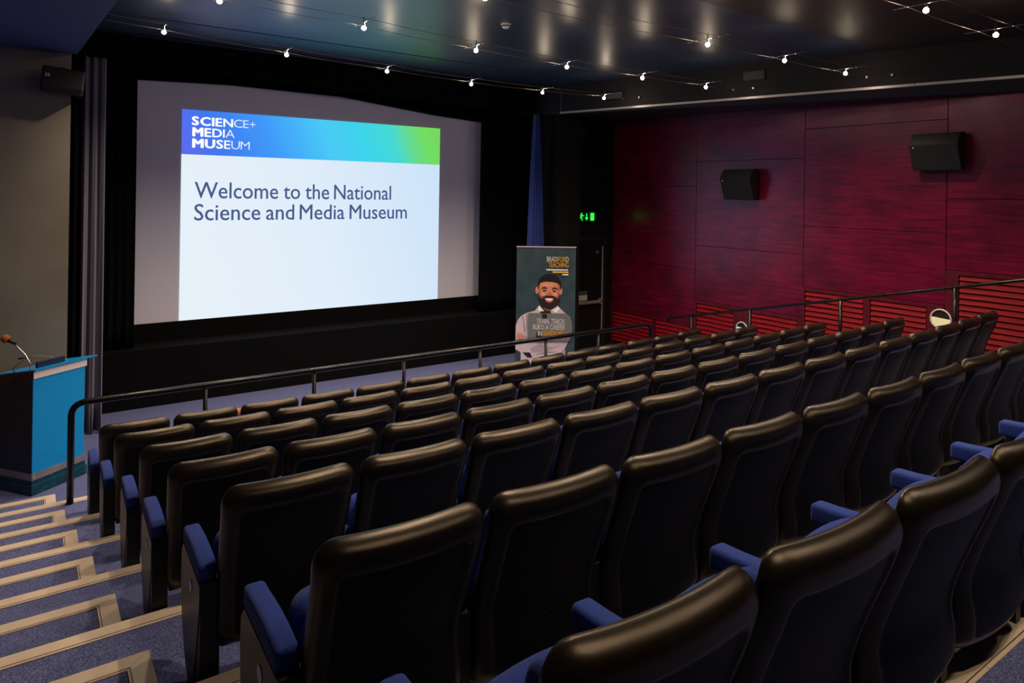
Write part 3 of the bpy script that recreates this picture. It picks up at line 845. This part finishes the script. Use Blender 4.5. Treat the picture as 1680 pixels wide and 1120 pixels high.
def make_shell(parent):
    RL = .038
    rings = [(0, 0, 0, .066, 1.0, 0)]
    for k in range(1, 8):
        a = k / 7 * PI / 2
        ins = RL * (1 - math.cos(a)) if False else RL * (1 - math.cos(a))
        rings.append((ins, ins * 1.15, ins, .066, 1 - math.sin(a), 0))
    rings += [(.044, .064, .046, .055, 0, -.002), (.050, .080, .052, .045, 0, -.001), (.0555, .088, .057, .036, 0, .002), (.0585, .091, .060, .034, 0, .010), (.064, .097, .066, .03, 0, .012),
              (.085, .12, .09, .028, 0, .010), (.12, .16, .13, .025, 0, .008), (.16, .20, .18, .02, 0, .008), (.20, .22, .20, .012, 0, .008), (.235, .232, .215, .01, 0, .008), (.250, .236, .22, .008, 0, .008)]
    bm = bmesh.new(); R = []
    def curv(x): return .034 * (x / HW) ** 2
    for (ds, dt, db, rc, roll, rec) in rings:
        row = []
        for (x, z) in ring_pts(ds, dt, db, rc):
            xx = taper(x, z)
            y = prof(z) + curv(x) + RL * roll * 1.1 + rec * (max(0.0, min(1.0, (z - .36) / .16)) * .8 if rec > 0 else 1)
            row.append(bm.verts.new((xx, y, z)))
        R.append(row)
    n = len(R[0])
    matidx = []
    for q, (a, b) in enumerate(zip(R, R[1:])):
        for k in range(n):
            f = bm.faces.new((a[k], a[(k + 1) % n], b[(k + 1) % n], b[k])); f.material_index = 1 if q >= 12 else 0; f.smooth = True
    fill(bm, R[-1], 1)
    # front side
    Fr = [R[0]]
    for (ins, dy) in ((.008, .022), (.022, .034), (.10, .036), (.2, .036), (.255, .036)):
        row = []
        for (x, z) in ring_pts(ins, ins, ins, .08):
            row.append(bm.verts.new((taper(x, z), prof(z) + curv(x) + RL * 1.1 + dy * .6, z)))
        Fr.append(row)
    for a, b in zip(Fr, Fr[1:]):
        for k in range(n):
            f = bm.faces.new((a[k], b[k], b[(k + 1) % n], a[(k + 1) % n])); f.smooth = True
    fill(bm, Fr[-1], 0)
    bmesh.ops.recalc_face_normals(bm, faces=bm.faces)
    o = obj('back_shell', bm, M['shell'], parent); o.data.materials.append(M['shell_panel'])
    # smoothing angle handled by smooth faces
    return o
def pad(name, d, bev, parent, m, fn=None, cuts=4, seg=4):
    bm = bmesh.new(); box(bm, *d)
    bmesh.ops.subdivide_edges(bm, edges=list(bm.edges), cuts=cuts, use_grid_fill=True)
    ctr = Vector(((d[0] + d[1]) / 2, (d[2] + d[3]) / 2, (d[4] + d[5]) / 2)); h = Vector(((d[1] - d[0]) / 2, (d[3] - d[2]) / 2, (d[5] - d[4]) / 2))
    # clamp to inner box + sphere radius
    r = bev
    for v in bm.verts:
        p = v.co - ctr
        q = Vector((max(-h.x + r, min(h.x - r, p.x)), max(-h.y + r, min(h.y - r, p.y)), max(-h.z + r, min(h.z - r, p.z))))
        dlt = p - q
        if dlt.length > 1e-6: p = q + dlt.normalized() * r if dlt.length > r else q + dlt
        v.co = ctr + p
    if fn:
        for v in bm.verts: v.co = fn(v.co)
    return obj(name, bm, m, parent, True)
def padr(name, d, r, parent, m, fn=None, nx=6, seg=4):
    """rounded box with well spaced grid lines"""
    bm = bmesh.new(); box(bm, *d)
    es = list(bm.edges)
    bmesh.ops.bevel(bm, geom=es, offset=r, segments=seg, profile=.5, affect='EDGES')
    if nx:
        long = [e for e in bm.edges if e.calc_length() > .1]
        bmesh.ops.subdivide_edges(bm, edges=long, cuts=nx, use_grid_fill=True)
    if fn:
        for v in bm.verts: v.co = fn(v.co)
    return obj(name, bm, m, parent, True)
def make_seat():
    t = thing('cinema_seat', '', 'seat')
    make_shell(t)
    def fb(co):
        z = co.z; c = co.copy(); c.y = co.y + prof(z) + .034 * (co.x / HW) ** 2 + (.018 if z < .62 else .018 * max(0, 1 - (z - .62) / .1)); c.x = co.x * (.87 + .08 * max(0, min(1, (.72 - z) / .22))); return c
    padr('back_cushion', (-.248, .248, .062, .150, .40, .87), .03, t, M['fabric'], fb)
    Rt = Matrix.Translation((0, .315, .445)) @ Matrix.Rotation(math.radians(-13), 4, 'X')
    def fs(co):
        c = co.copy()
        if co.z > 0: c.z += .045 * (1 - (co.x / .25) ** 2) * (co.z / .2)
        return Rt @ c
    padr('seat_cushion', (-.230, .230, -.06, .06, -.18, .20), .045, t, M['fabric'], fs)
    bm = bmesh.new(); box(bm, -.232, .232, -.085, -.0605, -.20, .12, bev=.006)
    for v in bm.verts: v.co = Rt @ v.co
    obj('seat_base', bm, M['blackmetal'], t)
    return t
ARM_X = -.275
def make_arm(t, x=ARM_X):
    def fa(co):
        c = co.copy(); u = (co.y - .2) / .35
        c.z += .012 * math.sin(max(0, min(1, u)) * PI) * (1 if co.z > .58 else 0); return c
    a = padr('armrest', (x - .040, x + .030, .195, .600, .535, .607), .018, t, M['fabric'], fa, nx=5)
def plain_side(t, x=ARM_X):
    bm = bmesh.new()
    poly = [(.17, .54), (.50, .54), (.56, .50), (.56, .36), (.52, .20), (.42, .08), (.36, .05), (.34, .05), (.34, .012), (.22, .012), (.22, .10), (.17, .14)]
    prism(bm, poly, 0, x - .02, x + .02); obj('side_panel', bm, M['blackmetal'], t)
    bm = bmesh.new(); box(bm, x - .05, x + .05, .18, .40, 0.0, .012); obj('foot_plate', bm, M['blackmetal'], t)
def end_side(t, x, sgn):
    # D shaped laminated end standard, outer face towards the aisle
    poly = [(.17, .545), (.57, .545), (.615, .50), (.625, .40), (.61, .28), (.57, .18), (.50, .09), (.42, .03), (.37, .012), (.32, .012), (.32, .05), (.27, .05), (.27, .12), (.17, .12)]
    bm = bmesh.new(); prism(bm, poly, 0, x - .036, x + .036)
    e = obj('end_standard', bm, M['blackmetal'], t)
    poly2 = [(.175, .541), (.568, .541), (.612, .50), (.622, .40), (.607, .28), (.567, .18), (.497, .092), (.417, .034), (.37, .016), (.325, .02), (.25, .20), (.20, .36), (.175, .45)]
    bm = bmesh.new(); a = x + sgn * .0362; prism(bm, poly2, 0, a, a + sgn * .004); obj('laminate_face', bm, M['laminate'], e)
    bm = bmesh.new(); disc(bm, (a + sgn * .0042, .36, .455), .026, 20, .003, (sgn, 0, 0)); obj('number_disc', bm, M['silver'], e)
    bm = bmesh.new(); box(bm, x - .05, x + .06, .16, .40, 0, .012); obj('foot_plate', bm, M['blackmetal'], t)

protoA = make_seat(); make_arm(protoA); plain_side(protoA)               # ordinary seat
protoB = make_seat(); make_arm(protoB); end_side(protoB, ARM_X, -1)       # left aisle seat
protoC = copy_tree(protoA)                                               # right aisle seat
make_arm(protoC, -ARM_X); end_side(protoC, -ARM_X, 1)
# share mesh data of identical parts
for pr in (protoB,):
    for nm in ('back_shell', 'back_cushion', 'seat_cushion', 'seat_base', 'armrest'):
        a = [c for c in protoA.children if c.name.split('.')[0] == nm][0]; b = [c for c in pr.children if c.name.split('.')[0] == nm][0]
        b.data = a.data
RX = [0, .0171, .0585, .0643, .1065, .1131, .1655]
RY = [0, -.9458, -1.8989, -2.8388, -3.7413, -4.7234, -5.6354]
SP = .55
ROWN = ['front row', 'second row', 'third row', 'fourth row', 'fifth row', 'sixth row', 'seventh row, nearest the camera']
usedp = set()
for r in range(7):
    z = RISE * (r + 1)
    nseat = 14 if r < 6 else 9
    x = RX[r]; yprev = None
    for i in range(nseat):
        y = RY[r] - .0165 * i + .0024 * i * i
        if i: x += math.sqrt(SP * SP - (y - yprev) ** 2)
        yprev = y
        sl_ = (-.0165 + .0048 * i) / SP
        pr = protoB if i == 0 else protoC if i == 13 else protoA
        key = id(pr)
        s = pr if key not in usedp else copy_tree(pr)
        usedp.add(key)
        jit = random.uniform(-.004, .004)
        s.location = (x - .212, y + jit - .028, z); s.rotation_euler = (0, 0, math.atan(sl_))
        s['label'] = 'black-backed blue cinema seat, %s from the left aisle in the %s' % (ORD[i], ROWN[r])
        s['group'] = 'cinema seats in the ' + ROWN[r].split(',')[0]
        if r == 6: pass

# ------------------------------------------------------------------ lectern
ang = math.atan2(.593, .805)
t = thing('lectern', 'blue and teal lectern with silver bands standing by the grey wall', 'lectern', (-.895, 1.893, 0), ang)
# local +x = along broad blue face, local +y = towards the speaker (behind)
W_, D_ = .585, .50
bxobj('plinth', (0, W_ + .03, 0, D_ + .03, 0, .105), M['lectern_teal'], t, bev=.004)
bxobj('plinth', (.012, W_ + .015, .012, D_ + .01, .1055, .15), M['lectern_teal'], t)
bxobj('silver_band', (.006, W_ + .008, .006, D_, .15, .22), M['steel'], t)
bm = bmesh.new(); poly = [(.01, .2205), (.01, 1.168), (D_, 1.168 - .19 * D_), (D_, .2205)]
prism(bm, poly, 0, .008, W_ - .006); body = obj('body', bm, M['lectern_blue'], t)
bm = bmesh.new(); prism(bm, [(.012, .222), (.012, 1.166), (D_ - .002, 1.166 - .19 * D_), (D_ - .002, .222)], 0, .003, .0075); obj('side_panel', bm, M['lectern_dark'], t)
bm = bmesh.new(); prism(bm, [(.0095, 1.169), (.0095, 1.25), (.002, 1.25), (.002, 1.169)], 0, .006, W_ + .012); obj('white_band', bm, M['white_trim'], t)
bm = bmesh.new(); prism(bm, [(.0, 1.169), (.0, 1.25), (D_, 1.25 - .19 * D_), (D_, 1.169 - .19 * D_)], 0, -.001, .0055); obj('maroon_band', bm, M['lectern_maroon'], t)
bm = bmesh.new(); prism(bm, [(.011, 1.1685), (.011, 1.2495), (D_ + .02, 1.2495 - .19 * D_), (D_ + .02, 1.17 - .19 * D_)], 0, .0065, W_ - .006); obj('tray', bm, M['lectern_dark'], t)
bm = bmesh.new(); prism(bm, [(-.015, 1.251), (-.015, 1.266), (D_ + .06, 1.266 - .19 * (D_ + .06)), (D_ + .06, 1.251 - .19 * (D_ + .06))], 0, .004, W_ + .125); obj('top_board', bm, M['lectern_blue'], t)
bxobj('equipment_lip', (.12, .42, .10, .13, 1.225, 1.30), M['lectern_dark'], t)
for p in [(.02, -.0005 + .006, .185)]:
    bm = bmesh.new(); disc(bm, (.03, .0055, .185), .006, 10, .003, (0, -1, 0)); obj('screw', bm, M['white_trim'], t)
ex_ = Vector((math.cos(ang), math.sin(ang), 0)); ey_ = Vector((-math.sin(ang), math.cos(ang), 0)); L0 = Vector((-.895, 1.893, 0))
def lp(x, y, z): return L0 + ex_ * x + ey_ * y + Vector((0, 0, z))
mt = thing('microphone', 'gooseneck microphone with orange foam cap leaning left over the lectern', 'microphone')
base = lp(.02, .06, 1.255)
neck = [base, base + Vector((-.012, .01, .07)), base + Vector((-.05, .05, .15)), base + Vector((-.11, .09, .22)), base + Vector((-.17, .13, .28))]
bm = bmesh.new(); tube(bm, neck, [.010, .009, .007, .007, .007], 8); obj('gooseneck', bm, M['chrome'], mt, True)
tip = neck[-1]; dv = Vector((-.55, .30, .35)).normalized()
bm = bmesh.new(); tube(bm, [tip - dv * .06, tip - dv * .0, tip + dv * .03], [.012, .018, .026], 12); obj('mic_body', bm, M['blackmetal'], mt, True)
bm = bmesh.new(); bmesh.ops.create_uvsphere(bm, u_segments=16, v_segments=10, radius=.042)
for v in bm.verts: v.co = v.co + tip + dv * .055
obj('foam_cap', bm, M['orange_foam'], mt, True)
bm = bmesh.new(); tube(bm, [lp(.02, .06, 1.27) + Vector((-.05, .04, .09)), lp(0, .12, 1.27) + Vector((-.1, .02, .0)), lp(-.02, .2, 1.20), lp(-.02, .35, 1.02)], .004, 6)
tag(obj('microphone_cable', bm, M['lectern_dark'], None, True), 'thin dark cable looping from the orange microphone down the lectern side', 'cable')
m2 = thing('microphone', 'slim black gooseneck microphone bent low over the lectern top', 'microphone')
b2 = lp(.37, .16, 1.235)
bm = bmesh.new(); tube(bm, [b2, b2 + Vector((-.005, 0, .04)), b2 + Vector((-.04, .0, .07)), b2 + Vector((-.12, .0, .085)), b2 + Vector((-.20, 0, .10)), b2 + Vector((-.25, 0, .09))], .004, 6); obj('gooseneck', bm, M['cable'], m2, True)
bm = bmesh.new(); tube(bm, [b2 + Vector((-.25, 0, .09)), b2 + Vector((-.33, 0, .083))], .009, 8); obj('mic_capsule', bm, M['blackmetal'], m2, True)

# paper cup / card on the floor beyond the front row
t = thing('paper_cup', 'small tan and white tapered card cup seen through front row gap', 'cup', (1.295, 2.80, 0))
bm = bmesh.new(); tube(bm, [(0, 0, 0), (0, 0, .17)], [.035, .04], 14); obj('cup_base', bm, M['white'], t, True)
bm = bmesh.new(); tube(bm, [(0, 0, .171), (0, 0, .21), (.01, 0, .27)], [.041, .055, .085], 14); obj('cup_top', bm, M['tan'], t, True)

# ------------------------------------------------------------------ roller banner
BP = Vector((6.24, 2.74, 0)); yaw_b = math.atan2(-.577, .817) + .0
BW, BH = .50, 2.19
bt = thing('roller_banner', 'tall roller banner with smiling bearded man in shirt and tie', 'banner', BP, yaw_b)
bm = bmesh.new(); box(bm, -BW - .02, BW + .02, -.06, .10, 0, .085, bev=.015); obj('cassette_base', bm, M['steel'], bt)
bm = bmesh.new(); tube(bm, [(0, .05, .08), (0, .05, BH)], .01, 8); obj('support_pole', bm, M['chrome'], bt, True)
pn_m = mat('banner_print_teal', (0.020, 0.045, 0.058), 0.5, var=(5, (0.035, 0.065, 0.078), (1, 1, 1), .4, .65))
bm = bmesh.new(); box(bm, -BW, BW, -.002, 0, .086, BH); bp_ = obj('banner_panel', bm, pn_m, bt)
bm = bmesh.new(); box(bm, -BW - .006, BW + .006, -.010, .012, BH, BH + .022); obj('top_bar', bm, M['trim'], bt)
S_ = 11.72 / F_PX
def bq(px, py):
    """print units: poster drawn on a 97 wide grid, origin at top left corner"""
    return (-BW + px * .01033, BH - py * .01033)
prints = {k: mat('print_' + k, c, .5) for k, c in dict(
    shirt=lin((200, 185, 195)), shirt2=lin((165, 152, 168)), skin=lin((205, 135, 105)), skin2=lin((178, 105, 82)), skin3=lin((222, 158, 130)), stub=lin((120, 76, 62)), fore=lin((60, 42, 38)), hair=lin((18, 16, 20)), beard=lin((34, 24, 22)), lips=lin((185, 95, 90)),
    teeth=lin((235, 225, 222)), tie=lin((14, 16, 26)), grey=lin((104, 108, 112)), grey2=lin((84, 90, 96)), white=lin((245, 245, 250)), yellow=lin((250, 196, 40)), belt=lin((22, 18, 22)), fold=lin((150, 138, 155))).items()}
LAY = [.0026]
def pr_poly(name, polys, m, step=.0012):
    out = [[bq(*p) for p in poly] for poly in polys]
    y = -LAY[0]; LAY[0] += step
    bm = bmesh.new()
    for p in out: prism(bm, p, 1, y, y - .0006)
    bmesh.ops.triangulate(bm, faces=[f for f in bm.faces if len(f.verts) > 4])
    bmesh.ops.recalc_face_normals(bm, faces=bm.faces)
    return obj(name, bm, prints[m], bp_)
def ell(cx, cy, rx, ry, n=20, a0=0, a1=2 * PI):
    return [(cx + rx * math.cos(a0 + (a1 - a0) * i / n), cy + ry * math.sin(a0 + (a1 - a0) * i / n)) for i in range(n if a1 - a0 > 6.2 else n + 1)]
# all coordinates: px-852, py-406
pr_poly('printed_shirt', [[(-0, 128), (4, 118), (9, 112), (18, 107), (31, 103.5), (38, 94.5), (46, 104), (52, 106), (60, 99), (66, 92.5), (72, 99), (81, 107), (89, 113), (92, 122), (92.5, 134), (91, 144), (86, 154), (82, 163), (76, 171), (60, 175), (44, 178), (30, 181), (22, 196), (9, 196), (9, 172), (0, 167)]], 'shirt')
pr_poly('printed_shirt_shadow', [[(4, 143), (16, 144), (24, 149), (44, 152), (78, 148), (66, 153), (46, 158), (22, 155), (8, 150)], [(24, 165), (40, 158), (60, 163), (76, 160), (56, 168), (40, 172), (27, 172)], [(76, 168), (82, 166), (81, 186), (78, 186)]], 'shirt2')
pr_poly('printed_shirt_fold', [[(38, 95), (46, 104), (41, 107), (36, 101)], [(66, 93), (72, 99), (66, 106), (58, 102)]], 'white')
pr_poly('printed_shirt_fold', [[(10, 112), (12, 112), (16, 135), (14, 143), (13, 130)], [(17, 108), (18.5, 108), (19.5, 125), (18.5, 146), (17.4, 130)], [(30, 176), (52, 170), (70, 170), (50, 173)]], 'fold')
pr_poly('printed_belt', [[(12, 172), (24, 172), (28, 180), (20, 180)]], 'belt')
pr_poly('printed_neck', [[(42, 90), (64, 88), (62, 98), (54, 104), (46, 101)]], 'skin2')
pr_poly('printed_ear', [ell(34, 70, 2.6, 6, 12)], 'skin'); pr_poly('printed_ear', [ell(73, 71, 2.4, 6, 12)], 'skin')
pr_poly('printed_hair', [[(35.5, 68), (35.5, 58), (38, 50), (43, 45.5), (50, 43), (58, 43), (66, 46), (71, 51), (73.5, 59), (73, 69), (71, 69), (69, 60), (58, 55), (48, 56), (40, 60), (38, 68)]], 'hair')
pr_poly('printed_face', [[(37, 62), (40, 57.5), (48, 55.5), (58, 56), (66, 57.5), (71, 61), (71.5, 70), (71, 80), (67, 90), (60, 96), (54, 97.5), (47, 96), (41, 90), (37.5, 80), (36.5, 70)]], 'skin')
pr_poly('printed_face_shade', [[(66, 58), (71, 61), (71.5, 70), (71, 80), (68, 86), (67, 74), (68.5, 66)], [(37, 62), (39, 59), (39.5, 70), (40.5, 80), (38, 80), (36.5, 70)]], 'skin2')
pr_poly('printed_face_light', [[(44, 59.5), (60, 59.5), (62, 62), (52, 63.5), (43, 62.5)], ell(44.5, 76, 3.2, 2.4, 12), ell(64, 76.5, 3.2, 2.4, 12), [(53.6, 71), (55.4, 71), (56, 76), (53, 76)]], 'skin3')
pr_poly('printed_stubble', [[(38, 77), (42, 80), (46, 79), (50, 77.8), (58, 78), (63, 79.5), (67, 81), (70.8, 76), (71.4, 84), (37, 84)]], 'stub')
pr_poly('printed_beard', [[(36.5, 76), (38.5, 82), (43, 84), (46, 80), (52, 78.5), (60, 79), (65, 81.5), (68, 84), (71, 78), (71, 88), (67, 95), (61, 99), (54, 100.5), (47, 98.5), (41, 93), (37, 86)]], 'beard')
pr_poly('printed_brows', [[(41, 66), (46, 64), (50.5, 66), (50, 67.6), (45, 66), (41.5, 67.6)], [(58, 66.5), (63, 64.5), (68, 66.5), (67.5, 68), (63, 66.6), (58.5, 68)]], 'hair')
pr_poly('printed_eyes', [ell(46, 70, 3, 1.1, 10), ell(62.5, 70.5, 3, 1.1, 10)], 'beard')
pr_poly('printed_nose', [[(53, 72), (56, 72), (58.5, 77), (56, 78.5), (52, 78.5), (50, 77)]], 'skin2')
pr_poly('printed_moustache', [[(44.5, 82), (49, 79), (54, 78.6), (59, 79.2), (64, 82.5), (60, 82), (54, 81), (48, 82)]], 'hair')
pr_poly('printed_lips', [[(46, 82.5), (54, 81.5), (62, 83), (59, 88.5), (54, 90), (49, 88)]], 'lips')
pr_poly('printed_teeth', [[(47.5, 83), (54, 82.6), (60.5, 83.4), (58, 86), (54, 86.8), (50, 85.8)]], 'teeth')
pr_poly('printed_hand', [[(2, 147), (3, 141), (5, 139), (7, 143), (8, 139), (10.5, 140), (12, 144), (14, 145), (15.5, 150), (12, 150), (3, 149)]], 'skin')
pr_poly('printed_tie', [[(41, 103.5), (50, 104), (56, 103), (58, 107), (52, 110), (50, 113), (52, 152), (34, 153), (38, 140), (43, 120), (43, 112), (38, 108)]], 'tie')
pr_poly('printed_caption_box', [[(20, 107), (81, 107), (89, 113), (92, 122), (92.5, 134), (91, 144), (88, 152), (20, 152)]], 'grey')
pr_poly('printed_tie', [[(42.5, 108), (50.5, 108), (51, 116), (43.5, 116)], [(34.5, 139), (41, 130), (44, 152), (33, 148)]], 'belt')
def btext(runs, px0, px1, pybase, capu):
    y = -LAY[0] - .0015; x0, z = bq(px0, pybase); x1, _ = bq(px1, pybase)
    letters('lettering', runs, x0, x1, z, capu * .01033, y, prints['white'], bp_, thick=.0006)
Wt, Yl = prints['white'], prints['yellow']
btext([('BRAD', .03, Wt), ('FOR', .03, Yl), ('D', .03, Wt)], 49, 85, 22.5, 8)
btext([('TEACHING', .03, Yl)], 51.5, 85, 31.5, 7.8)
btext([('TRAIN,', .036, Wt), (' ', 0, None), ('TEACH,', .036, Wt)], 34, 80.5, 124, 8)
btext([('BUILD', .036, Wt), (' ', 0, None), ('A', .036, Wt), (' ', 0, None), ('CAREER', .036, Wt)], 28, 80.5, 133.5, 8)
btext([('IN', .036, Wt), (' ', 0, None), ('BRADFORD', .036, Yl)], 36.5, 80.5, 143.5, 8)
rb = random.Random(3)
for (a, b, yb, m_) in ((49, 84.5, 37, 'white'), (59, 84.5, 40.7, 'yellow'), (75, 84.5, 44.6, 'white')):
    ps = []; q = a
    while q < b - .5:
        e = min(q + rb.uniform(1.0, 1.6), b); ps.append([(q, yb - 2.3), (e, yb - 2.3), (e, yb), (q, yb)]); q = e + rb.uniform(.25, .6)
    LAYs = LAY[0]; pr_poly('small_print', ps, m_, 0)
